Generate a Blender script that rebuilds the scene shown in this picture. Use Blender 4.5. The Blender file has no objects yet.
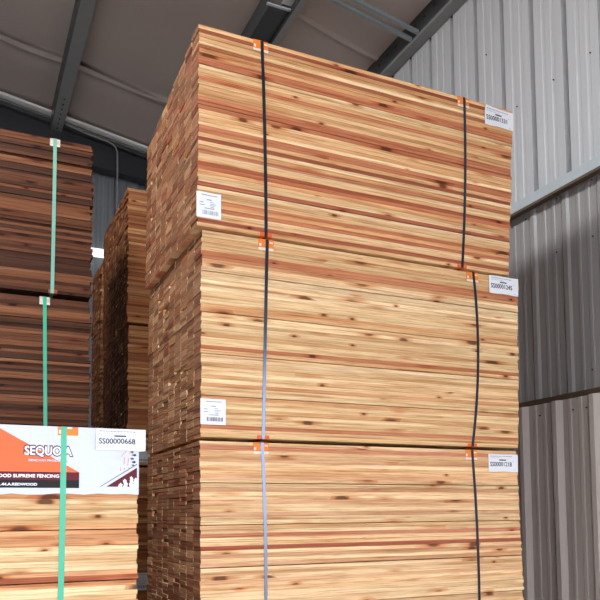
import bpy, bmesh, math, random
from mathutils import Vector, Matrix
random.seed(7)
C = bpy.context.scene.collection
PI = math.pi

# ------------------------------------------------------------------ materials
def lin(r, g, b):
    f = lambda c: ((c/255)/12.92 if c/255 <= .04045 else ((c/255+.055)/1.055)**2.4)
    return (f(r), f(g), f(b), 1.0)

class NT:
    def __init__(s, name):
        s.m = bpy.data.materials.new(name); s.m.use_nodes = True
        s.t = s.m.node_tree; s.t.nodes.clear()
        s.out = s.t.nodes.new('ShaderNodeOutputMaterial')
        s.b = s.t.nodes.new('ShaderNodeBsdfPrincipled')
        s.t.links.new(s.b.outputs[0], s.out.inputs[0])
    def n(s, typ, **kw):
        nd = s.t.nodes.new(typ)
        for k, v in kw.items():
            if k.startswith('_'): setattr(nd, k[1:], v)
            else: nd.inputs[k.replace('__', ' ')].default_value = v
        return nd
    def l(s, a, b): s.t.links.new(a, b)
    def math(s, op, a, b=None, clamp=False):
        nd = s.t.nodes.new('ShaderNodeMath'); nd.operation = op; nd.use_clamp = clamp
        for i, v in enumerate((a, b)):
            if v is None: continue
            if isinstance(v, (int, float)): nd.inputs[i].default_value = v
            else: s.l(v, nd.inputs[i])
        return nd.outputs[0]
    def mix(s, fac, a, b, mode='MIX'):
        nd = s.t.nodes.new('ShaderNodeMix'); nd.data_type = 'RGBA'; nd.blend_type = mode
        for sock, v in ((nd.inputs[0], fac), (nd.inputs[6], a), (nd.inputs[7], b)):
            if isinstance(v, (int, float)): sock.default_value = v
            elif isinstance(v, tuple): sock.default_value = v
            else: s.l(v, sock)
        return nd.outputs[2]
    def ramp(s, fac, stops):
        nd = s.t.nodes.new('ShaderNodeValToRGB'); cr = nd.color_ramp
        while len(cr.elements) < len(stops): cr.elements.new(.5)
        for e, (p, c) in zip(cr.elements, stops):
            e.position = p; e.color = c if isinstance(c, tuple) else (c, c, c, 1)
        s.l(fac, nd.inputs[0]); return nd.outputs[0]
    def coords(s, scale, src='Object'):
        tc = s.n('ShaderNodeTexCoord'); mp = s.n('ShaderNodeMapping'); mp.inputs['Scale'].default_value = scale
        s.l(tc.outputs[src], mp.inputs[0]); return mp.outputs[0]
    def noise(s, vec, scale=1.0, detail=3.0, rough=.5, w=None):
        nd = s.t.nodes.new('ShaderNodeTexNoise')
        if w is not None:
            nd.noise_dimensions = '4D'; s.l(w, nd.inputs['W'])
        nd.inputs['Scale'].default_value = scale; nd.inputs['Detail'].default_value = detail
        nd.inputs['Roughness'].default_value = rough
        s.l(vec, nd.inputs['Vector']); return nd.outputs['Fac']
    def bump(s, h, strength=.3, dist=.002):
        nd = s.n('ShaderNodeBump'); nd.inputs['Strength'].default_value = strength
        nd.inputs['Distance'].default_value = dist; s.l(h, nd.inputs['Height'])
        s.l(nd.outputs[0], s.b.inputs['Normal'])

def plain(name, col, rough=.6, metal=0.0, var=.08, vscale=20.0, spec=.5):
    t = NT(name); v = t.coords((1, 1, 1)); nz = t.noise(v, vscale, 4)
    k = t.ramp(nz, [(.3, 1-var), (.7, 1.0)])
    c = t.mix(1.0, col, k, 'MULTIPLY'); t.l(c, t.b.inputs['Base Color'])
    t.b.inputs['Roughness'].default_value = rough; t.b.inputs['Metallic'].default_value = metal
    t.b.inputs['Specular IOR Level'].default_value = spec
    return t.m

def wood_side(name):
    """sawn edge of a fence board: streaks along the board, knots, resin; colour of each board is its own attribute"""
    t = NT(name)
    at = t.n('ShaderNodeAttribute'); at.attribute_name = 'board_colour'
    ah = t.n('ShaderNodeAttribute'); ah.attribute_name = 'board_seed'
    seed = t.math('MULTIPLY', ah.outputs['Fac'], 97.0)
    streak = t.noise(t.coords((1.3, 14, 85)), 1.0, 4, .6, seed)
    fine = t.noise(t.coords((7, 60, 330)), 1.0, 4, .65, seed)
    broad = t.noise(t.coords((1.6, 6, 22)), 1.0, 2, .5, seed)
    col = at.outputs['Color']
    k1 = t.ramp(streak, [(.3, (.66, .46, .34, 1)), (.46, (.98, .94, .90, 1)), (.68, (1.18, 1.20, 1.20, 1))])
    col = t.mix(1.0, col, k1, 'MULTIPLY')
    k2 = t.ramp(fine, [(.34, (.62, .52, .44, 1)), (.5, (1, 1, 1, 1)), (.70, (1.14, 1.15, 1.16, 1))])
    col = t.mix(.9, col, k2, 'MULTIPLY')
    k3 = t.ramp(broad, [(.38, (.80, .66, .54, 1)), (.58, (1.02, 1.02, 1.02, 1))])
    col = t.mix(.75, col, k3, 'MULTIPLY')
    # dark resin threads
    thread = t.noise(t.coords((2.2, 10, 160)), 1.0, 2, .5, seed)
    th = t.ramp(thread, [(.30, 1.0), (.36, 0.0)])
    col = t.mix(t.math('MULTIPLY', th, .6), col, t.mix(1.0, col, (.42, .27, .2, 1), 'MULTIPLY'))
    # knots
    tc = t.n('ShaderNodeTexCoord'); sep = t.n('ShaderNodeSeparateXYZ'); t.l(tc.outputs['Object'], sep.inputs[0])
    wob = t.noise(t.coords((30, 30, 60)), 1.0, 2)
    cx = t.math('ADD', t.math('MULTIPLY', sep.outputs[0], 4.2), t.math('MULTIPLY', seed, 1.37))
    cx = t.math('ADD', cx, t.math('MULTIPLY', wob, .05))
    cz = t.math('ADD', t.math('MULTIPLY', sep.outputs[2], 8.5), t.math('MULTIPLY', wob, .03))
    cy = t.math('MULTIPLY', sep.outputs[1], 5.0)
    cmb = t.n('ShaderNodeCombineXYZ'); t.l(cx, cmb.inputs[0]); t.l(cz, cmb.inputs[1]); t.l(seed, cmb.inputs[2])
    vo = t.t.nodes.new('ShaderNodeTexVoronoi'); vo.voronoi_dimensions = '2D'; vo.inputs['Scale'].default_value = 1.0
    t.l(cmb.outputs[0], vo.inputs['Vector'])
    sc = t.n('ShaderNodeSeparateColor'); t.l(vo.outputs['Color'], sc.inputs[0])
    pick = t.math('GREATER_THAN', sc.outputs[0], .62)
    size = t.math('ADD', t.math('MULTIPLY', t.math('POWER', sc.outputs[1], 2.0), 2.8), .75)
    d = t.math('DIVIDE', vo.outputs['Distance'], size)
    halo = t.math('MULTIPLY', t.ramp(d, [(.06, 1.0), (.16, 0.0)]), pick)
    core = t.math('MULTIPLY', t.ramp(d, [(.035, 1.0), (.065, 0.0)]), pick)
    col = t.mix(t.math('MULTIPLY', halo, .8), col, t.mix(1.0, col, (.72, .40, .24, 1), 'MULTIPLY'))
    col = t.mix(t.math('MULTIPLY', core, .95), col, t.mix(1.0, at.outputs['Color'], (.17, .085, .055, 1), 'MULTIPLY'))
    t.l(col, t.b.inputs['Base Color'])
    t.b.inputs['Roughness'].default_value = .75; t.b.inputs['Specular IOR Level'].default_value = .25
    t.bump(fine, .25, .001)
    return t.m

def wood_end(name, tint):
    """cross-cut end grain, browner than the sawn edges"""
    t = NT(name)
    at = t.n('ShaderNodeAttribute'); at.attribute_name = 'board_colour'
    ah = t.n('ShaderNodeAttribute'); ah.attribute_name = 'board_seed'
    seed = t.math('MULTIPLY', ah.outputs['Fac'], 53.0)
    g = t.noise(t.coords((10, 60, 160)), 1.0, 3, .6, seed)
    col = t.mix(.78, at.outputs['Color'], tint)
    sd = t.n('ShaderNodeTexWhiteNoise'); sd.noise_dimensions = '1D'; t.l(seed, sd.inputs['W'])
    kk = t.ramp(sd.outputs['Value'], [(0, (.42, .34, .30, 1)), (.35, (.72, .58, .50, 1)), (.8, (.90, .78, .70, 1)), (1, (1.25, 1.22, 1.10, 1))])
    col = t.mix(1.0, col, kk, 'MULTIPLY')
    k = t.ramp(g, [(.3, (.66, .60, .55, 1)), (.7, (1.12, 1.10, 1.05, 1))])
    col = t.mix(1.0, col, k, 'MULTIPLY')
    t.l(col, t.b.inputs['Base Color']); t.b.inputs['Roughness'].default_value = .85
    t.b.inputs['Specular IOR Level'].default_value = .15
    t.bump(g, .4, .002)
    return t.m

def sheet_metal(name, col, rough=.4, stain=.12):
    t = NT(name)
    n1 = t.noise(t.coords((1, 1.5, .35)), 1.0, 4, .6)
    n2 = t.noise(t.coords((1, 40, 1.5)), 1.0, 3, .6)
    k = t.ramp(n1, [(.3, 1-stain), (.65, 1.0)])
    k2 = t.ramp(n2, [(.35, .95), (.6, 1.0)])
    c = t.mix(1.0, col, k, 'MULTIPLY'); c = t.mix(1.0, c, k2, 'MULTIPLY')
    t.l(c, t.b.inputs['Base Color']); t.b.inputs['Roughness'].default_value = rough
    t.b.inputs['Specular IOR Level'].default_value = .5
    return t.m

M = {}
M['side'] = wood_side('sawn_board_edge')
M['end'] = wood_end('board_end_grain', lin(122, 80, 63))
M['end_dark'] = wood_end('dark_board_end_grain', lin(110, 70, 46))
M['black_strap'] = plain('black_steel_strap', lin(84, 91, 104), .2, .95, var=.03)
M['green_strap'] = plain('green_polyester_strap', lin(52, 176, 138), .4)
M['teal_strap'] = plain('pale_green_polyester_strap', lin(132, 186, 168), .4)
M['orange'] = plain('orange_printed_card', lin(238, 132, 36), .6)
M['orange_deep'] = plain('deep_orange_card', lin(226, 92, 28), .6)
M['card_white'] = plain('white_card', lin(226, 220, 210), .7)
M['card_buff'] = plain('buff_card', lin(206, 196, 176), .7)
M['card_red'] = plain('red_card', lin(150, 72, 44), .7)
M['paper'] = plain('white_label_paper', lin(232, 234, 240), .55, var=.03)
M['paper_grey'] = plain('grey_label_paper', lin(190, 190, 188), .6, var=.05)
M['ink'] = plain('dark_ink', lin(42, 46, 74), .6)
M['ink_pale'] = plain('faded_ink', lin(140, 146, 170), .6)
def wrap_mat(name, col, ro=.32, sp=.3):
    t = NT(name); n = t.noise(t.coords((5, 5, 9)), 1.5, 4, .6)
    t.b.inputs['Base Color'].default_value = col; t.b.inputs['Roughness'].default_value = ro
    t.b.inputs['Specular IOR Level'].default_value = sp
    t.bump(n, .5, .012); return t.m
M['wrap'] = wrap_mat('white_glossy_wrap', lin(204, 208, 222))
M['wrap_orange'] = wrap_mat('orange_wrap_print', lin(246, 92, 16))
M['wrap_maroon'] = wrap_mat('maroon_wrap_print', lin(96, 26, 40), .45, .15)
M['wrap_black'] = wrap_mat('black_wrap_print', lin(30, 22, 25), .45, .15)
M['wrap_ink'] = wrap_mat('maroon_lettering', lin(92, 30, 52))
M['wrap_white'] = wrap_mat('white_lettering', lin(238, 238, 242))
M['wrap_red'] = wrap_mat('red_line_print', lin(226, 110, 110))
M['wrap_navy'] = wrap_mat('navy_line_print', lin(52, 60, 100))
M['upper_sheet'] = sheet_metal('pale_grey_wall_sheet', lin(196, 196, 199), .45, .06)
M['mid_sheet'] = sheet_metal('mid_grey_wall_sheet', lin(156, 152, 150), .35, .12)
M['low_sheet'] = sheet_metal('warm_grey_wall_sheet', lin(186, 174, 166), .35, .14)
M['back_sheet'] = sheet_metal('back_wall_sheet', lin(118, 123, 128), .45, .12)
M['girt'] = sheet_metal('galvanised_girt', lin(186, 194, 198), .4, .05)
M['girt_white'] = plain('white_girt', lin(245, 246, 248), .5)
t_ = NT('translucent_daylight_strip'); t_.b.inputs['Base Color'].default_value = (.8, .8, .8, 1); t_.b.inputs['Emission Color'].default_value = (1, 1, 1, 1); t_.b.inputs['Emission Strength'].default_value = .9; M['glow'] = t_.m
M['steel_dark'] = sheet_metal('dark_painted_steel', lin(62, 66, 68), .35, .2)
M['steel_black'] = sheet_metal('black_painted_steel', lin(44, 46, 52), .5, .2)
M['steel_grey'] = sheet_metal('grey_purlin_steel', lin(138, 140, 140), .4, .15)
M['rust'] = plain('brown_edge', lin(92, 74, 60), .7)
M['rod'] = plain('galvanised_bar', lin(150, 160, 164), .35, .3)
M['screw'] = plain('screw_head', lin(60, 60, 62), .4, .5)
M['lath'] = plain('lath_wood', lin(120, 84, 56), .8)
def vinyl():
    t = NT('insulation_facing'); n = t.noise(t.coords((.6, .8, 1)), 1.2, 4)
    c = t.ramp(n, [(.3, lin(176, 163, 156)), (.7, lin(188, 174, 167))])
    t.l(c, t.b.inputs['Base Color']); t.b.inputs['Roughness'].default_value = .42
    f = t.noise(t.coords((14, 2, 1)), 1.0, 4); t.bump(f, .25, .012); return t.m
M['vinyl'] = vinyl()
def concrete():
    t = NT('concrete_floor'); n = t.noise(t.coords((1, 1, 1)), 1.5, 8, .6)
    c = t.ramp(n, [(.3, lin(150, 144, 136)), (.7, lin(184, 178, 170))])
    t.l(c, t.b.inputs['Base Color']); t.b.inputs['Roughness'].default_value = .7; return t.m
M['concrete'] = concrete()

# ------------------------------------------------------------------ mesh helpers
class MB:
    """collects boxes and polygons, links them as one mesh"""
    def __init__(s): s.v = []; s.f = []; s.mi = []
    def poly(s, pts, mi=0):
        k = len(s.v); s.v += [tuple(p) for p in pts]; s.f.append(tuple(range(k, k+len(pts)))); s.mi.append(mi)
    def hexa(s, p, mi=0, mis=None):
        # p: 8 corners, bottom ring 0-3 ccw seen from above, top ring 4-7
        k = len(s.v); s.v += [tuple(q) for q in p]
        F = [(0, 3, 2, 1), (4, 5, 6, 7), (0, 1, 5, 4), (1, 2, 6, 5), (2, 3, 7, 6), (3, 0, 4, 7)]
        s.f += [tuple(k+i for i in f) for f in F]
        s.mi += mis if mis else [mi]*6
    def box(s, x0, x1, y0, y1, z0, z1, mi=0, mis=None):
        s.hexa([(x0, y0, z0), (x1, y0, z0), (x1, y1, z0), (x0, y1, z0),
                (x0, y0, z1), (x1, y0, z1), (x1, y1, z1), (x0, y1, z1)], mi, mis)
    def prism_xz(s, pts, y0, y1, mi=0):
        """polygon in x,z (ccw seen from -y) given depth y0..y1"""
        n = len(pts); k = len(s.v)
        s.v += [(x, y0, z) for x, z in pts] + [(x, y1, z) for x, z in pts]
        s.f.append(tuple(range(k, k+n))); s.f.append(tuple(range(k+2*n-1, k+n-1, -1))); s.mi += [mi, mi]
        for i in range(n):
            j = (i+1) % n; s.f.append((k+i, k+n+i, k+n+j, k+j)); s.mi.append(mi)
    def tube(s, path, r, seg=8, mi=0):
        rings = []
        for i, p in enumerate(path):
            a = Vector(path[max(i-1, 0)]); b = Vector(path[min(i+1, len(path)-1)]); d = (b-a).normalized()
            up = Vector((0, 1, 0)) if abs(d.y) < .9 else Vector((1, 0, 0))
            u = d.cross(up).normalized(); w = d.cross(u)
            k = len(s.v)
            for q in range(seg):
                an = 2*PI*q/seg; s.v.append(tuple(Vector(p)+r*(math.cos(an)*u+math.sin(an)*w)))
            rings.append(k)
        for a, b in zip(rings, rings[1:]):
            for q in range(seg):
                q2 = (q+1) % seg; s.f.append((a+q, b+q, b+q2, a+q2)); s.mi.append(mi)
        s.f.append(tuple(rings[0]+q for q in range(seg))); s.mi.append(mi)
        s.f.append(tuple(rings[-1]+q for q in range(seg-1, -1, -1))); s.mi.append(mi)
    def mesh(s, name, mats):
        me = bpy.data.meshes.new(name); me.from_pydata(s.v, [], s.f)
        for m in (mats if isinstance(mats, (list, tuple)) else [mats]): me.materials.append(m)
        me.polygons.foreach_set('material_index', s.mi); me.update(); return me
    def build(s, name, mats, parent=None, recalc=True):
        me = s.mesh(name, mats)
        if recalc:
            bm = bmesh.new(); bm.from_mesh(me); bmesh.ops.recalc_face_normals(bm, faces=bm.faces); bm.to_mesh(me); bm.free()
        o = bpy.data.objects.new(name, me); C.objects.link(o); o.parent = parent; return o

def tag(o, label=None, cat=None, group=None, kind=None):
    if label: o['label'] = label
    if cat: o['category'] = cat
    if group: o['group'] = group
    if kind: o['kind'] = kind
    return o
def thing(name, label, cat, loc, group=None):
    o = bpy.data.objects.new(name, None); C.objects.link(o); o.location = loc
    o.empty_display_size = .1
    return tag(o, label, cat, group)
def struct(name, mb, mats, parent=None):
    o = mb.build(name, mats, parent)
    if parent is None: o['kind'] = 'structure'
    return o

def text_mesh(body, x, z, w, h, y, offset=0.0, squeeze=True, depth=.0003):
    """flat lettering on a wall-like face looking towards -y; lower left corner x,z; fitted to w by h; returns mesh data"""
    cu = bpy.data.curves.new('lettering', 'FONT'); cu.body = body; cu.size = 1.0; cu.offset = offset; cu.extrude = 0
    cu.resolution_u = 3
    ob = bpy.data.objects.new('lettering', cu); C.objects.link(ob)
    dg = bpy.context.evaluated_depsgraph_get(); dg.update()
    me = bpy.data.meshes.new_from_object(ob.evaluated_get(dg)); bpy.data.objects.remove(ob)
    xs = [v.co.x for v in me.vertices]; ys = [v.co.y for v in me.vertices]
    sx = w/(max(xs)-min(xs)); sy = h/(max(ys)-min(ys)); x0 = min(xs); y0 = min(ys)
    for v in me.vertices:
        v.co = Vector((x+(v.co.x-x0)*sx, y, z+(v.co.y-y0)*sy))
    return me
def text(body, x, z, w, h, y, mat, parent, name='lettering', offset=0.0):
    me = text_mesh(body, x, z, w, h, y, offset); me.materials.clear(); me.materials.append(mat); me.name = name
    o = bpy.data.objects.new(name, me); C.objects.link(o); o.parent = parent; return o

# ------------------------------------------------------------------ lumber bundles
PAL = {
 'tan':    [((226, 194, 150), 5), ((236, 208, 168), 4), ((216, 176, 130), 3), ((208, 158, 114), 1), ((190, 124, 90), .6)],
 'pink':   [((230, 198, 156), 5), ((222, 182, 138), 4), ((214, 168, 130), 2), ((196, 130, 102), 1.3), ((168, 96, 74), .7)],
 'red':    [((224, 184, 138), 5), ((212, 164, 118), 3), ((232, 202, 160), 3), ((192, 124, 90), 2.2), ((162, 94, 68), 1.0)],
 'front':  [((232, 204, 162), 5), ((222, 186, 140), 4), ((206, 154, 112), 2), ((172, 100, 70), 1.6)],
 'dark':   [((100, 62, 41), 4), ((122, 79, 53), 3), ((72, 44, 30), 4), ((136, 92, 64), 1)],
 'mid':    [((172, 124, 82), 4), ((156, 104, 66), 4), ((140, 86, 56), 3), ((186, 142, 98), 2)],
}
def pick_colour(rng, pal):
    tot = sum(w for c, w in PAL[pal]); r = rng.random()*tot
    for c, w in PAL[pal]:
        r -= w
        if r <= 0: break
    j = 1+rng.uniform(-.05, .05)
    return lin(*[min(255, q*j) for q in c])

def set_board_attrs(me, cols, seeds):
    me.attributes.new('board_colour', 'FLOAT_COLOR', 'POINT'); me.attributes.new('board_seed', 'FLOAT', 'POINT')
    buf = []; sb = []
    for c, s_ in zip(cols, seeds):
        buf += list(c)*8; sb += [s_]*8
    me.attributes['board_colour'].data.foreach_set('color', buf); me.attributes['board_seed'].data.foreach_set('value', sb)

def bundle(label,  x0, x1, y0, z0, z1, pal, seed, group, taper=(0, 0), ncol=9, depth=1.04, end='end',
           ragged=0.0, rear_drop=0, prot=(.045, .033, .054), straps=(), strap_mat='black_strap', strap_w=.016, protector='orange', layers=50, jit=.0035, first_n=100, group_size=10, bot_prot=True):
    """one strapped pack of fence boards; x0..x1 along the boards, y0 its front, z0..z1 bottom and top.
    taper: shift of the left and right end at the bottom relative to the top"""
    rng = random.Random(seed)
    root = thing('lumber_bundle', label, 'lumber', ((x0+x1)/2, y0+depth/2, z0), group)
    ox, oy, oz = root.location
    H = z1-z0; ng = layers//group_size; gap = .0034
    pitch = (H-gap*(ng-1))/layers; th = pitch-.0005
    cw = depth/ncol
    mats = [M['side'], M[end]]
    boards = []
    goff = [rng.uniform(-.004, .004) for _ in range(ng+1)]
    for c in range(ncol):
        for k in range(layers-int(round(rear_drop*c/(ncol-1)))):
            zz = k*pitch+(k//group_size)*gap
            t = 1-zz/H
            xa = x0+taper[0]*t+goff[k//group_size]*.6+rng.uniform(-jit, jit)*(1 if c == 0 else .35)
            xb = x1+taper[1]*t+goff[k//group_size]+rng.uniform(-jit*1.4, jit*1.4)
            if c > 0: xa += rng.uniform(-.0015, .0025)
            if c > 0 and rng.random() < .03: xa += rng.uniform(.006, .016)
            ya = y0+c*cw+(rng.uniform(-.0008, .0016) if c == 0 else rng.uniform(.0002, .002)+rng.uniform(0, .0015)); yb = y0+(c+1)*cw-.0030
            if c == 0 and ragged: ya += ragged*max(0, rng.gauss(.1, .8)) 
            top = th-(.0012 if c > 0 else 0)
            if rng.random() < .12: top = th-.0009
            if c > 0 and k % 2 and rng.random() < .6: bc, bs = last
            else: bc, bs = pick_colour(rng, pal), rng.random()
            last = (bc, bs)
            boards.append((c, k, xa-ox, xb-ox, ya-oy, yb-oy, zz, zz+top, bc, bs))
    # biggest in the picture: the front column, then the second column's ends
    mis = [0, 0, 0, 1, 0, 1]
    def add(mb, b): mb.box(b[2], b[3], b[4], b[5], b[6], b[7], mis=mis)
    order = [b for b in boards if b[0] < math.ceil(first_n/layers)][:first_n]
    rest = boards[len(order):]
    for b in order:
        mb = MB(); add(mb, b); me = mb.mesh('board', mats); set_board_attrs(me, [b[8]], [b[9]])
        o = bpy.data.objects.new('board', me); C.objects.link(o); o.parent = root
    if rest:
        mb = MB()
        for b in rest: add(mb, b)
        me = mb.mesh('inner_boards', mats); set_board_attrs(me, [b[8] for b in rest], [b[9] for b in rest])
        o = bpy.data.objects.new('inner_boards', me); C.objects.link(o); o.parent = root; o['kind'] = 'stuff'
    e = .0024; tk = .0012
    for (xt, xm, xb) in straps:
        w = strap_w/2; mb = MB(); yf = y0-oy-e; yk = y0+depth-oy+e
        N = 12; pts = []
        for i in range(N+1):
            q = i/N  # 0 top .. 1 bottom; quadratic through the three positions
            xx = xt*(1-q)*(1-2*q)+xm*4*q*(1-q)+xb*q*(2*q-1)-ox
            pts.append((xx, H*(1-q)))
        for (a, za), (b, zb) in zip(pts, pts[1:]):
            mb.hexa([(b-w, yf-tk, zb), (b+w, yf-tk, zb), (b+w, yf, zb), (b-w, yf, zb),
                     (a-w, yf-tk, za), (a+w, yf-tk, za), (a+w, yf, za), (a-w, yf, za)])
        ax = pts[0][0]; bx = pts[-1][0]
        mb.box(ax-w, ax+w, yf-tk, yk, H+e-.0004, H+e+tk-.0004); mb.box(bx-w, bx+w, yf-tk, yk, -e, -e+tk)
        mb.hexa([(bx-w, yk, -e), (bx+w, yk, -e), (bx+w, yk+tk, -e), (bx-w, yk+tk, -e),
                 (ax-w, yk, H+e), (ax+w, yk, H+e), (ax+w, yk+tk, H+e), (ax-w, yk+tk, H+e)])
        mb.build('strap', M[strap_mat], root)
        # folded card protector over the top edge under the strap
        pw = .037; y1 = yf+.0003
        def ell(cx, w1, w2, h, lo, m0, strip, top=True):
            p = MB(); zt = H+.001 if top else -.0006
            if top:
                p.box(cx-w1, cx+w2, yf+.0002, yf+.0016, H-h, H+.0012, 0)
                p.box(cx-w1, cx+w2, yf+.0002, yf+.05, H+.0002, H+.0014, 0)
                p.box(cx-w1, cx+w2, yf-.0004, yf+.0003, H-h, H-h+.012, 1)
                p.box(cx-w1+.004, cx-w1+.014, yf-.0002, yf+.0003, H-h+.018, H-h+.032, 1)
                p.box(cx+.012, cx+min(.03, w2-.004), yf-.0002, yf+.0003, H-h+.036, H-h+.044, 1)
            else:
                p.box(cx-w1, cx+w2, yf+.0002, yf+.0016, -.0012, h, 0)
                p.box(cx-w1, cx+w2, yf+.0002, yf+.05, -.0016, -.0004, 0)
            p.build('edge_protector', [M[m0], M[strip]], root)
        if protector == 'orange':
            ell(ax, prot[0], prot[1], prot[2], 0, 'orange', 'card_white')
            if bot_prot: ell(bx, .030, .030, .016, 0, 'orange_deep', 'orange_deep', top=False)
        else:
            ell(ax, .030, .030, .046, 0, 'card_buff', 'card_white')
            if bot_prot: ell(bx, .022, .030, .022, 0, 'card_red', 'card_red', top=False)
    return root

def label_sheet(root, x0, x1, z0, z1, yf, kind, serial=None, curl=0.0, mat='paper', sag=0.0, code='1'):
    """a printed paper tag stapled on the front face; coordinates in the world"""
    ox, oy, oz = root.location
    x0 -= ox; x1 -= ox; z0 -= oz; z1 -= oz; y = yf-oy-.0052
    W = x1-x0; Hh = z1-z0
    NX, NZ = 10, 6; me_v = []; fs = []
    def P(u, v, lift=0.0):
        # the sheet sags to the right and curls at its upper left corner
        yy = y-curl*(max(0, v-.6)/.4)**2*(1-u)*.9-.002*math.sin(u*PI*2.3)*v
        zz = z0+v*Hh-sag*u+curl*.5*(max(0, .25-u)/.25)**2*v-.0015*math.sin(u*9)*(1-v)*(1 if serial else 0)
        return (x0+u*W, yy-lift, zz)
    for j in range(NZ+1):
        for i in range(NX+1): me_v.append(P(i/NX, j/NZ))
    n = len(me_v)
    for j in range(NZ+1):
        for i in range(NX+1):
            p = P(i/NX, j/NZ); me_v.append((p[0], p[1]+.0006, p[2]))
    for j in range(NZ):
        for i in range(NX):
            a = j*(NX+1)+i; q = (a, a+1, a+NX+2, a+NX+1); fs.append(q); fs.append(tuple(n+t for t in reversed(q)))
    edge = [i for i in range(NX+1)]+[(j+1)*(NX+1)-1 for j in range(1, NZ+1)]+[NZ*(NX+1)+i for i in range(NX-1, -1, -1)]+[j*(NX+1) for j in range(NZ-1, 0, -1)]
    for a, b in zip(edge, edge[1:]+edge[:1]): fs.append((a, n+a, n+b, b))
    me = bpy.data.meshes.new('paper_tag'); me.from_pydata(me_v, [], fs); me.materials.append(M[mat]); me.update()
    o = bpy.data.objects.new('paper_tag', me); C.objects.link(o); o.parent = root
    def printed(name, items, mat_):
        mb = MB()
        for (u0, v0, u1, v1) in items:
            k = max(1, int((u1-u0)*8))
            for q in range(k):
                ua = u0+(u1-u0)*q/k; ub = u0+(u1-u0)*(q+1)/k
                mb.poly([P(ua, v0, .0004), P(ub, v0, .0004), P(ub, v1, .0004), P(ua, v1, .0004)])
        ob = mb.build(name, mat_, o, recalc=False); return ob
    def txt(body, u, v, uw, vh, off, mat_, name='lettering'):
        m2 = text_mesh(body, 0, 0, 1, 1, 0, off)
        for vv in m2.vertices:
            vv.co = Vector(P(u+vv.co.x*uw, v+vv.co.z*vh, .0005))
        m2.materials.clear(); m2.materials.append(mat_); m2.name = name
        ob = bpy.data.objects.new(name, m2); C.objects.link(ob); ob.parent = o
    if kind == 'serial':
        rng = random.Random(serial)
        items = []; u = .06
        while u < .78:
            w = rng.uniform(.02, .06); items.append((u, .86, u+w, .90)); u += w+.015
        u = .06
        while u < .5:
            w = rng.uniform(.015, .04); items.append((u, .77, u+w, .795)); u += w+.02
        items += [(.82, .60, .86, .62), (.85, .1, .9, .12)]
        printed('small_print', items, M['ink_pale'])
        printed('printed_band', [(.36, .63, .60, .70)], M['ink'])
        txt(serial, .05, .30, .74, .26, .022, M['ink'], 'serial_number')
    else:
        rng = random.Random(kind)
        items = [(.2, .88, .85, .91), (.42, .70, .62, .735), (.12, .58, .28, .61), (.12, .48, .32, .505), (.55, .62, .7, .64),
                 (.55, .55, .8, .57), (.55, .49, .75, .51), (.58, .42, .72, .445), (.33, .36, .72, .39)]
        printed('small_print', items, M['ink_pale'])
        bars = []; u = .25
        while u < .88:
            w = rng.choice((.008, .014, .024)); bars.append((u, .13, u+w, .29)); u += w+rng.choice((.01, .016, .028))
        printed('barcode', bars, M['ink'])
    return o

LAYER = .96
GM = 'strapped packs in the tall near stack'
# the tall near stack
p1 = bundle('topmost pack of the tall near stack, reddest boards, black straps',
            .966, 2.826, 3.165, 3.020, 3.984, 'red', 11, GM, rear_drop=6, taper=(-.008, -.062),
            straps=[(1.281, 1.293, 1.296), (2.484, 2.476, 2.442)])
label_sheet(p1, .952, 1.070, 3.060, 3.180, 3.165, 'a')
label_sheet(p1, 2.622, 2.822, 3.866, 3.968, 3.165, 'serial', 'SS00001331', curl=.012)
p2 = bundle('pale tan second pack from the top of the tall near stack, its lower strap shining',
            .986, 2.852, 3.19, 2.052, 3.014, 'tan', 23, GM, taper=(-.008, -.038),
            straps=[(1.312, 1.298, 1.285), (2.535, 2.553, 2.500)])
label_sheet(p2, .978, 1.098, 2.108, 2.226, 3.19, 'b')
label_sheet(p2, 2.642, 2.846, 2.914, 3.014, 3.19, 'serial', 'SS00001245')
p3 = bundle('third pack down the tall near stack, level with the white printed wrap',
            .984, 2.820, 3.215, 1.072, 2.036, 'pink', 36, GM, taper=(0, .030),
            straps=[(1.289, 1.303, 1.299), (2.516, 2.538, 2.536)])
label_sheet(p3, 2.624, 2.828, 1.920, 2.016, 3.215, 'serial', 'SS00001218')
p4 = bundle('lowest pack of the tall near stack, resting on the floor timbers',
            .984, 2.820, 3.215, .092, 1.054, 'pink', 47, GM, straps=[(1.289, 1.30, 1.299), (2.52, 2.53, 2.53)], first_n=50)

# the darker stack at the left
GD = 'strapped packs in the dark left stack'
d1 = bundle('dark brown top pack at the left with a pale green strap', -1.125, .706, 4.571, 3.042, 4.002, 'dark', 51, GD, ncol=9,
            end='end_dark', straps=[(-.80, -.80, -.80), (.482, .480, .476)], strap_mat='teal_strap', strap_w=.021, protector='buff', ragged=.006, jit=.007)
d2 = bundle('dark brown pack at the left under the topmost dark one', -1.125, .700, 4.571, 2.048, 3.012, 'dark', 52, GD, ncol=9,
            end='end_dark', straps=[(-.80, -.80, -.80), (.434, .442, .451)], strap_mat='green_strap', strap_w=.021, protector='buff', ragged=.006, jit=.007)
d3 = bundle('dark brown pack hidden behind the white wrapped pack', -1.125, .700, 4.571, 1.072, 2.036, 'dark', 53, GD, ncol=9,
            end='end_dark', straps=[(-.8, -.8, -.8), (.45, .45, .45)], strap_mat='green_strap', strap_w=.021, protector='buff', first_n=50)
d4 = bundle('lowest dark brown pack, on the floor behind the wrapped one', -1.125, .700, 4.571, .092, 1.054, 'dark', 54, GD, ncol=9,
            end='end_dark', straps=[(-.8, -.8, -.8), (.45, .45, .45)], strap_mat='green_strap', strap_w=.021, protector='buff', first_n=50)

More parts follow.
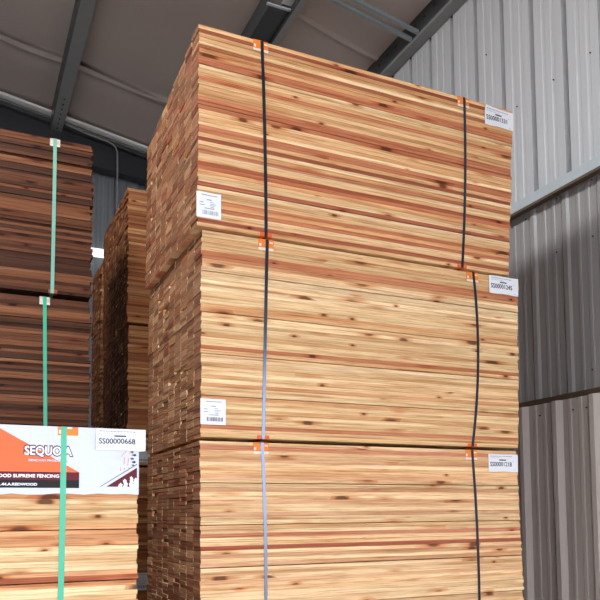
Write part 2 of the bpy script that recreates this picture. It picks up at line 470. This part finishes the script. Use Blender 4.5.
# the stack between, and the one behind it
GB = 'strapped packs in the shaded stack behind the near one'
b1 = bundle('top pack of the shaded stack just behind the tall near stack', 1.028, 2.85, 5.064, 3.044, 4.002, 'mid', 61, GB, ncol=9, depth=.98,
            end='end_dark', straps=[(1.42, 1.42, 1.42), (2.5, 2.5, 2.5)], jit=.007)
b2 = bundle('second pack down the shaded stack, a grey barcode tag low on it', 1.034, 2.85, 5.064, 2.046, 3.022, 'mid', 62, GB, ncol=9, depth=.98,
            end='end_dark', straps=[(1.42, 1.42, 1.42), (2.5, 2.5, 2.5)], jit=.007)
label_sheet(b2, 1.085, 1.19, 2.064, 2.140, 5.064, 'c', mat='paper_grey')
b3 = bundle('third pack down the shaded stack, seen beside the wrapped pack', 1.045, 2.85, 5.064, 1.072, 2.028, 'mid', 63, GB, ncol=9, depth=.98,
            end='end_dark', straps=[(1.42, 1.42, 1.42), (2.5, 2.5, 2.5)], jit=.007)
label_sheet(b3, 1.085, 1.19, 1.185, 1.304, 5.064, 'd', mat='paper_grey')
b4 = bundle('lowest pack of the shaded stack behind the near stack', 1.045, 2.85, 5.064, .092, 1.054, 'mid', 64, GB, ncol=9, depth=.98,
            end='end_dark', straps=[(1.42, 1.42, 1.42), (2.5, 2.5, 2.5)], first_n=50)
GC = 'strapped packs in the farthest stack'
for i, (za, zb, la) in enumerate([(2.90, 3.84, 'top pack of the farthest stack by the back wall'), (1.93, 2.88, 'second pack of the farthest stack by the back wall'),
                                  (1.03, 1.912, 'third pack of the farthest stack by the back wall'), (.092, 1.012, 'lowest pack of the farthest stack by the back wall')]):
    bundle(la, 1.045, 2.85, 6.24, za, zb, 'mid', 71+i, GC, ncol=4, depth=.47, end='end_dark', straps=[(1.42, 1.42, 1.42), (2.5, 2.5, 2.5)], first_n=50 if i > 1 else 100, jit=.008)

# the pack with the printed wrap
GS = 'strapped packs in the short front left stack'
s1 = bundle('bright tan pack at front left under a white printed wrap, green strap', -1.21, .620, 2.85, 1.072, 2.030, 'front', 81, GS,
            straps=[(-.87, -.87, -.87), (.345, .342, .334)], strap_mat='green_strap', strap_w=.021, prot=(.022, .052, .042), taper=(0, .004))
s2 = bundle('lowest pack at front left, beneath the wrapped pack', -1.21, .620, 2.85, .092, 1.054, 'front', 82, GS,
            straps=[(-.87, -.87, -.87), (.34, .34, .34)], strap_mat='green_strap', strap_w=.021, first_n=50)

def printed_wrap(root):
    ox, oy, oz = root.location
    yf = 2.85-oy-.0018; H = .958
    zb = 1.780-oz
    # thin skin over the front and the top, its lower edge slightly wavy
    mb = MB(); N = 36; xs = [-1.216-ox+i*(1.842)/N for i in range(N+1)]
    rng = random.Random(5)
    lowz = [zb+rng.uniform(-.003, .003) for _ in xs]
    yo = [yf-abs(rng.gauss(0, .0002)) for _ in xs]
    yb = yf+1.046
    for i in range(N):
        a, b = xs[i], xs[i+1]
        mb.hexa([(a, yo[i], lowz[i]), (b, yo[i+1], lowz[i+1]), (b, yf+.0012, lowz[i+1]), (a, yf+.0012, lowz[i]),
                 (a, yo[i], H+.0022), (b, yo[i+1], H+.0022), (b, yf+.0012, H+.0022), (a, yf+.0012, H+.0022)])
    mb.box(xs[0], xs[-1], yf, yb, H+.0010, H+.0022)
    w = mb.build('printed_wrap', M['wrap'], root); w['label'] = 'white printed plastic wrap'
    e = yf-.0009
    def flat(name, pts, mat, k=0):
        m = MB(); m.poly([(x-ox, e-k*.00012, z-oz) for x, z in pts]); o = m.build(name, mat, w, recalc=False); return o
    R = lambda n, x0, x1, z0, z1, mat, k=0: flat(n, [(x0, z0), (x1, z0), (x1, z1), (x0, z1)], mat, k)
    flat('orange_triangle', [(-.55, 1.862), (.402, 1.862), (.124, 2.018), (.05, 2.028), (-.30, 2.028)], M['wrap_orange'])
    R('maroon_band', -.55, .402, 1.832, 1.862, M['wrap_maroon'])
    R('black_band', -.55, .402, 1.803, 1.832, M['wrap_black'])
    # lettering
    text('SEQUOIA', .203-ox, 1.912-oz, .177, .050, e-.0002, M['wrap_ink'], w, 'brand_outline', offset=.10)
    text('SEQUOIA', .208-ox, 1.917-oz, .167, .040, e-.0004, M['wrap_white'], w, 'brand_lettering', offset=.022)
    text('FENCING PRODUCTS', .222-ox, 1.899-oz, .138, .010, e-.0002, M['wrap_ink'], w, 'subtitle_outline', offset=.05)
    text('FENCING PRODUCTS', .223-ox, 1.9005-oz, .136, .008, e-.0004, M['wrap_white'], w, 'subtitle_lettering', offset=.01)
    text('REDWOOD SUPREME FENCING', .066-ox, 1.8405-oz, .264, .013, e-.0003, M['wrap_white'], w, 'product_lettering', offset=.035)
    text('.44.A.REDWOOD', .128-ox, 1.8110-oz, .125, .010, e-.0003, M['wrap_white'], w, 'grade_lettering', offset=.035)
    # the line drawing at the right: a sloping fence edge, trees, leaning strokes
    flat('maroon_slope', [(.502, 1.809), (.619, 1.809), (.619, 1.884)], M['wrap_maroon'])
    flat('navy_line', [(.478, 1.809), (.482, 1.809), (.619, 1.895), (.619, 1.899)], M['wrap_navy'])
    rng = random.Random(3); m = MB()
    def leafblob(cx, cz, r, k):
        m.poly([(cx-ox+r*math.cos(a)*(1+.35*math.sin(5*a)), e-.00012*k, cz-oz+r*math.sin(a)*(1+.3*math.cos(4*a))) for a in [2*PI*q/14 for q in range(14)]])
    for cx, top in ((.556, 1.820), (.575, 1.834), (.597, 1.848), (.613, 1.838)):
        zz = 1.810
        q = 0
        while zz < top:
            leafblob(cx+rng.uniform(-.003, .003), zz, .0075*(1-.4*(zz-1.81)/.05), 2+q % 3); zz += .0055; q += 1
    m.build('tree_print', M['wrap_white'], w, recalc=False)
    m = MB()
    for q, (x, z, dx, dz) in enumerate([(.556, 1.925, .012, .016), (.572, 1.94, .008, .02), (.588, 1.935, .006, .02), (.567, 1.895, .003, .028), (.581, 1.89, .003, .03),
                           (.553, 1.870, .002, .012), (.566, 1.872, .004, .012), (.583, 1.87, .003, .014), (.596, 1.93, .006, .02)]):
        m.poly([(x-ox, e-.0002-q*.00001, z-oz), (x+.0028-ox, e-.0002-q*.00001, z-oz), (x+dx+.0028-ox, e-.0002-q*.00001, z+dz-oz), (x+dx-ox, e-.0002-q*.00001, z+dz-oz)])
    m.build('red_strokes', M['wrap_red'], w, recalc=False)
    m = MB()
    for q, (x, z, r) in enumerate([(.607, 1.905, .008), (.600, 1.918, .007), (.609, 1.932, .008), (.600, 1.944, .006), (.611, 1.952, .007), (.603, 1.893, .005)]):
        m.poly([(x-ox+r*math.cos(a)*(1+.3*math.sin(3*a+x*90)), e-.0003-q*.00002, z-oz+r*.6*math.sin(a)) for a in [2*PI*k/10 for k in range(10)]])
    m.build('navy_branches', M['wrap_navy'], w, recalc=False)
printed_wrap(s1)
label_sheet(s1, .462, .650, 1.948, 2.031, 2.8455, 'serial', 'SS00000668', curl=.0)

# laths between the packs, timbers under the stacks
def lath(x0, x1, y0, y1, z0, z1, label, group, name='spacer_lath', cat='lath'):
    mb = MB(); mb.box(-(x1-x0)/2, (x1-x0)/2, -(y1-y0)/2, (y1-y0)/2, 0, z1-z0)
    o = mb.build(name, M['lath']); o.location = ((x0+x1)/2, (y0+y1)/2, z0)
    tag(o, label, cat, group)
for nm, xa, xb, y0, dep, gaps in [
        ('tall near stack', 1.18, 2.62, 3.22, .98, [(3.0145, 3.0192), (2.0365, 2.0515), (1.0545, 1.0715)]),
        ('dark left stack', -.95, .55, 4.61, .96, [(3.0125, 3.0415), (2.0365, 2.0475), (1.0545, 1.0715)]),
        ('shaded middle stack', 1.25, 2.65, 5.10, .90, [(3.0225, 3.0435), (2.0285, 2.0455), (1.0545, 1.0715)]),
        ('farthest stack', 1.25, 2.65, 6.27, .40, [(2.8805, 2.8995), (1.9125, 1.9295), (1.0125, 1.0295)]),
        ('front left stack', -1.0, .46, 2.88, .98, [(1.0545, 1.0715)])]:
    for (za, zb) in gaps:
        for xx in (xa, (xa+xb)/2, xb):
            lath(xx-.03, xx+.03, y0+.12, y0+dep, za, zb, 'thin wooden spacer lath in the gap between packs of the '+nm, 'spacer laths in the '+nm)
    for xx in (xa, (xa+xb)/2, xb):
        lath(xx-.045, xx+.045, y0-.02, y0+dep+.02, 0, .0915, 'square timber bearer on the floor under the '+nm, 'floor timbers under the '+nm, 'timber_bearer', 'timber')

# ------------------------------------------------------------------ the building
YB = 9.0; YF = -5.0; XR = 3.6; XL = -7.0
def roof_z(x): return 6.01-.179*(x-3.5)
# floor
mb = MB(); mb.box(XL-.3, XR+.4, YF, YB+.2, -.15, 0); struct('floor', mb, M['concrete'])
mb = MB(); mb.box(-30, 30, -40, YF, -.16, -.01); struct('floor_apron', mb, M['concrete'])

# ceiling: faced insulation that sags between purlins and puckers along its seams
def ceiling():
    NX, NY = 110, 180; v = []; f = []
    x0, x1 = XL, XR+.05; y0, y1 = YF, YB+.1
    seams = [7.74, 5.72, 3.6, 1.5, -.6, -2.7]
    ys = [y0+(y1-y0)*j/NY for j in range(NY+1)]
    for s_ in seams: ys += [s_+d for d in (-.05, -.025, -.01, 0, .01, .03, .06)]
    ys = sorted(ys)
    for y in ys:
        for i in range(NX+1):
            x = x0+(x1-x0)*i/NX
            ph = ((x-.90)/1.53) % 1.0
            sag = .030*math.sin(PI*ph)**1.0
            z = roof_z(x)-sag
            for s_ in seams:
                d = y-s_-.035*math.sin(x*2.1)
                z -= (.022 if s_ > 7 else .014)*math.exp(-(d/.026)**2)
                z += (.018 if s_ > 7 else .010)*math.exp(-((d-.11)/.07)**2)
            z += .006*math.sin(x*6+y*1.3)*math.sin(y*2.2)
            v.append((x, y, z))
    n = NX+1; m = len(ys)
    for j in range(m-1):
        for i in range(NX): f.append((j*n+i, (j+1)*n+i, (j+1)*n+i+1, j*n+i+1))
    me = bpy.data.meshes.new('ceiling'); me.from_pydata(v, [], f); me.materials.append(M['vinyl'])
    for p in me.polygons: p.use_smooth = True
    o = bpy.data.objects.new('ceiling', me); C.objects.link(o); o['kind'] = 'structure'
    so = o.modifiers.new('thick', 'SOLIDIFY'); so.thickness = .08; so.offset = -1
    # roof sheet above keeps daylight out
    mb = MB(); mb.hexa([(XL-.4, YF, roof_z(XL-.4)+.12), (XR+.3, YF, roof_z(XR+.3)+.12), (XR+.3, YB+.3, roof_z(XR+.3)+.12), (XL-.4, YB+.3, roof_z(XL-.4)+.12),
                        (XL-.4, YF, roof_z(XL-.4)+.16), (XR+.3, YF, roof_z(XR+.3)+.16), (XR+.3, YB+.3, roof_z(XR+.3)+.16), (XL-.4, YB+.3, roof_z(XL-.4)+.16)])
    struct('ceiling_roof_sheet', mb, M['back_sheet'])
ceiling()

# purlins: Z sections running away from the camera under the ceiling
def purlin(n, x, depth=.25, fl=.10, y0=YF, y1=8.86, mat='steel_dark'):
    zt = roof_z(x)-.012
    o = bpy.data.objects.new('trim_%d' % n, None)
    mb = MB()
    # pts in x,z section, thin
    t = .006; z = zt-depth
    mb.box(x, x+t, y0, y1, z, zt)                       # web
    web = struct('trim_%d' % n, mb, M[mat])
    mb = MB(); mb.box(x+t, x+fl, y0, y1, z, z+t); mb.box(x+fl-t, x+fl, y0, y1, z+t, z+.022)
    mb.build('bottom_flange', M['steel_grey'], web)
    return web
w1 = purlin(1, .875, .20, .135)
w2 = purlin(2, 2.490, .20, .062)
# bolts along the first purlin's flange near the rafter, lap plate on the second
mb = MB()
for k in range(7): mb.box(.94, .955, 8.78-k*.11, 8.795-k*.11, roof_z(.875)-.012-.20-.008, roof_z(.875)-.012-.20)
mb.build('bolt_row', M['screw'], w1)
zt = roof_z(2.49)+.012
mb = MB(); mb.box(2.300, 2.489, 5.50, 8.86, zt-.19, zt-.184)
mb.box(2.300, 2.306, 5.50, 8.86, zt-.184, zt-.02)
lp = mb.build('lap_plate', [M['steel_dark']], w2)
mb = MB(); mb.box(2.27, 2.489, 5.475, 5.499, zt-.20, zt-.186); mb.build('plate_lip', M['girt'], w2)
mb = MB(); mb.box(2.400, 2.489, 3.0, 5.47, zt-.17, zt-.16); mb.build('pale_plate', M['girt'], w2)
purlin(3, -.63, .23, .12); purlin(4, -2.16, .23, .12)

# eave strut along the right wall
mb = MB(); mb.box(3.50, 3.507, YF, YB, 5.815, roof_z(3.5)-.005); ev = struct('trim_5', mb, M['steel_dark'])
mb = MB(); mb.box(3.507, 3.60, YF, YB, 5.785, 5.793); mb.box(3.50, 3.507, YF, YB, 5.785, 5.815); mb.build('bottom_flange', M['steel_grey'], ev)
mb = MB()
for k in range(40): mb.box(3.494, 3.50, 3.0+k*.15, 3.02+k*.15, 5.90, 5.92)
mb.build('bolt_row', M['screw'], ev)

# two thin galvanised sag bars across the bay
for n, yy, dz in ((6, 5.15, .17), (7, 5.045, .17)):
    mb = MB(); xa = 2.56; xb = 3.50
    za = roof_z(xa)-dz; zb = roof_z(xb)-dz
    mb.hexa([(xa, yy, za-.03), (xb, yy, zb-.03), (xb, yy+.028, zb-.03), (xa, yy+.028, za-.03), (xa, yy, za), (xb, yy, zb), (xb, yy+.028, zb), (xa, yy+.028, za)])
    struct('trim_%d' % n, mb, M['rod'])

# corrugated sheets, profile along y (right wall) with thickness
def profile(y0, y1, first, pitch, rib_in, rib_w, slope, minor=.004, minor_w=.022):
    """list of (y, offset) describing one sheet; offset > 0 stands into the room"""
    pts = [(y0, 0)]
    k = math.ceil((y0-first)/pitch)
    while first+k*pitch < y1:
        c = first+k*pitch
        for q in [(c-rib_w/2-slope, 0), (c-rib_w/2, rib_in), (c+rib_w/2, rib_in), (c+rib_w/2+slope, 0)]:
            if y0 < q[0] < y1: pts.append(q)
        for m_ in (pitch*.36, pitch*.64):
            for q in [(c+m_-minor_w/2-.008, 0), (c+m_-minor_w/2, minor*(1 if rib_in > 0 else -1)), (c+m_+minor_w/2, minor*(1 if rib_in > 0 else -1)), (c+m_+minor_w/2+.008, 0)]:
                if y0 < q[0] < y1: pts.append(q)
        k += 1
    pts.append((y1, 0)); pts.sort(); return pts
def sheet_right(name, pts, x, z0, z1, mat, th=.004):
    mb = MB()
    for (a, oa), (b, ob) in zip(pts, pts[1:]):
        mb.poly([(x-oa, a, z0), (x-oa, a, z1), (x-ob, b, z1), (x-ob, b, z0)])
        mb.poly([(x-oa+th, a, z0), (x-ob+th, b, z0), (x-ob+th, b, z1), (x-oa+th, a, z1)])
        mb.poly([(x-oa, a, z0), (x-ob, b, z0), (x-ob+th, b, z0), (x-oa+th, a, z0)])
        mb.poly([(x-oa, a, z1), (x-oa+th, a, z1), (x-ob+th, b, z1), (x-ob, b, z1)])
    return mb
YR0 = YF
ribs_up = profile(YR0, YB, 3.513, .3035, -.055, .030, .008)
ribs_mid = profile(-1.0, YB, 3.535, .298, .010, .034, .020, minor=.003)
ribs_low = profile(-1.0, YB, 3.252, .308, .026, .034, .036)
struct('wall_right_upper', sheet_right('w', ribs_up, 3.60, 3.84, 5.79, None), M['upper_sheet'])
struct('wall_right_middle', sheet_right('w', ribs_mid, 3.575, 2.44, 3.81, None), M['mid_sheet'])
struct('wall_right_lower', sheet_right('w', ribs_low, 3.470, 0, 2.405, None), M['low_sheet'])
mb = MB(); mb.box(3.66, 3.70, -1.0, YB, 0, 6.1); mb.box(3.66, 3.70, YF, -1.0, 3.66, 6.1); struct('wall_right_lining', mb, M['steel_black'])
# girts
mb = MB(); mb.box(3.50, 3.506, YF, YB, 3.800, 3.868); g = struct('trim_8', mb, M['girt'])
mb = MB(); mb.box(3.506, 3.60, YF, YB, 3.862, 3.868); mb.build('top_flange', M['girt'], g)
mb = MB(); mb.box(3.506, 3.565, YF, YB, 3.793, 3.800); mb.box(3.50, 3.506, YF, YB, 3.782, 3.800); mb.build('bottom_flange', M['rust'], g)
mb = MB(); mb.box(3.52, 3.58, -1, YB, 2.415, 2.452); struct('trim_9', mb, M['rust'])
# screws that show on the right wall
def screws(parent_name, x, pts):
    par = bpy.data.objects[parent_name]
    for (y, z) in pts:
        mb = MB(); mb.tube([(x-.006, y, z), (x+.002, y, z)], .005, 6); mb.build('screw', M['screw'], par)
screws('wall_right_upper', 3.598, [(3.62, 4.62), (3.98, 4.62), (3.30, 4.62), (4.3, 5.2)])
screws('wall_right_middle', 3.573, [(3.62, 3.42), (3.31, 3.42), (3.9, 3.75), (3.6, 3.78), (3.30, 3.78), (3.82, 2.55), (3.35, 2.58)])
screws('wall_right_lower', 3.468, [(3.71, 2.33), (3.42, 2.33), (3.31, 2.33), (3.26, 1.95), (3.27, 1.9), (3.55, 1.9), (3.55, 1.5)])

# back gable wall
def sheet_back():
    mb = MB(); y = YB; pts = []
    x = XL; k = 0
    pts = [(p, o) for p, o in profile(XL, XR, 1.40, .305, -.03, .05, .03)]
    for (a, oa), (b, ob) in zip(pts, pts[1:]):
        za, zb = roof_z(a)+.05, roof_z(b)+.05
        mb.poly([(a, y-oa, 0), (b, y-ob, 0), (b, y-ob, zb), (a, y-oa, za)])
    mb.poly([(XL, y+.06, 0), (XL, y+.06, roof_z(XL)+.05), (XR, y+.06, roof_z(XR)+.05), (XR, y+.06, 0)])
    return mb
struct('wall_back', sheet_back(), M['back_sheet'])
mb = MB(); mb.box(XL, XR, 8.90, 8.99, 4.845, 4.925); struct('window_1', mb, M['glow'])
# tapered rafter under the roof at the gable: web, flanges
def zbot(x): return 5.885-.083*(x-1.64)
mb = MB(); mb.hexa([(XL, 8.86, zbot(XL)), (XR, 8.86, zbot(XR)), (XR, 8.875, zbot(XR)), (XL, 8.875, zbot(XL)),
                    (XL, 8.86, roof_z(XL)-.09), (XR-.1, 8.86, roof_z(XR)-.09), (XR-.1, 8.875, roof_z(XR)-.09), (XL, 8.875, roof_z(XL)-.09)])
rf = struct('trim_11', mb, M['steel_black'])
def fl(name, za, zb, y0, y1, mat):
    mb = MB(); mb.hexa([(XL, y0, za(XL)), (XR, y0, za(XR)), (XR, y1, za(XR)), (XL, y1, za(XL)), (XL, y0, zb(XL)), (XR, y0, zb(XR)), (XR, y1, zb(XR)), (XL, y1, zb(XL))])
    mb.build(name, mat, rf)
fl('bottom_flange', lambda x: zbot(x)-.014, lambda x: zbot(x), 8.80, 8.94, M['steel_black'])
fl('top_flange', lambda x: roof_z(x)-.160, lambda x: roof_z(x)-.06, 8.79, 8.94, M['steel_dark'])
fl('edge_trim', lambda x: roof_z(x)-.088, lambda x: roof_z(x)-.058, 8.70, 8.79, M['girt_white'])
fl('lower_trim', lambda x: roof_z(x)-.118, lambda x: roof_z(x)-.106, 8.77, 8.79, M['steel_grey'])
# conduit bent down over the rafter
path = [(1.04, 8.76, roof_z(1.04)-.13), (1.3, 8.76, 6.255), (1.52, 8.76, 6.215), (1.588, 8.76, 6.190), (1.625, 8.76, 6.155), (1.645, 8.76, 6.10), (1.648, 8.76, 5.9), (1.648, 8.76, 5.75), (1.648, 8.76, .3)]
mb = MB(); mb.tube(path, .011, 8); struct('trim_12', mb, M['steel_grey'])

# left and front of the building, out of the picture: they only let the daylight in where the bay door is
mb = MB(); mb.box(XL-.1, XL, YF, YB, 0, 7.95); struct('wall_left', mb, M['back_sheet'])
mb = MB(); mb.box(XL, XR, YF-.1, YF, 4.0, 8.0); mb.box(XL, -5.2, YF-.1, YF, 0, 4.9); struct('wall_front', mb, M['back_sheet'])

# ------------------------------------------------------------------ light
W = bpy.data.worlds.new('daylight'); bpy.context.scene.world = W; W.use_nodes = True
bg = W.node_tree.nodes['Background']; bg.inputs[0].default_value = (.85, .91, 1.0, 1); bg.inputs[1].default_value = 6.5
sun = bpy.data.lights.new('sun', 'SUN'); sun.energy = 6; sun.angle = math.radians(1); sun.color = (1, .95, .88)
so = bpy.data.objects.new('sun', sun); C.objects.link(so); so.rotation_euler = (math.radians(30), 0, math.radians(-160))
def area(name, loc, size, energy, rot=(0, 0, 0), col=(1, 1, 1)):
    l = bpy.data.lights.new(name, 'AREA'); l.shape = 'RECTANGLE'; l.size, l.size_y = size; l.energy = energy; l.color = col
    o = bpy.data.objects.new(name, l); C.objects.link(o); o.location = loc; o.rotation_euler = rot
    return o
area('skylight', (-1.2, 3.5, 6.3), (1.0, 4.0), 260, (0, math.radians(-10), 0), (.95, .98, 1.0))

# ------------------------------------------------------------------ camera
yaw, pit, roll, f, sy = 4.33084807e-01, 6.64387886e-02, -9.70531061e-03, 733.5278, 164.62134
fw = Vector((math.sin(yaw)*math.cos(pit), math.cos(yaw)*math.cos(pit), math.sin(pit)))
r = Vector((math.cos(yaw), -math.sin(yaw), 0)); u = r.cross(fw)
r2 = r*math.cos(roll)+u*math.sin(roll); u2 = -r*math.sin(roll)+u*math.cos(roll)
cam = bpy.data.cameras.new('camera'); co = bpy.data.objects.new('camera', cam); C.objects.link(co)
mw = Matrix((r2, u2, -fw)).transposed().to_4x4(); mw.translation = Vector((0, 0, 1.7)); co.matrix_world = mw
cam.sensor_width = 36; cam.sensor_fit = 'HORIZONTAL'; cam.lens = f/600*36; cam.shift_y = sy/600
cam.clip_start = .05; cam.clip_end = 200
sc = bpy.context.scene; sc.camera = co
vs = sc.view_settings; vs.view_transform = 'Standard'; vs.look = 'None'; vs.exposure = 0.30; vs.gamma = 1.0; vs.use_curve_mapping = False
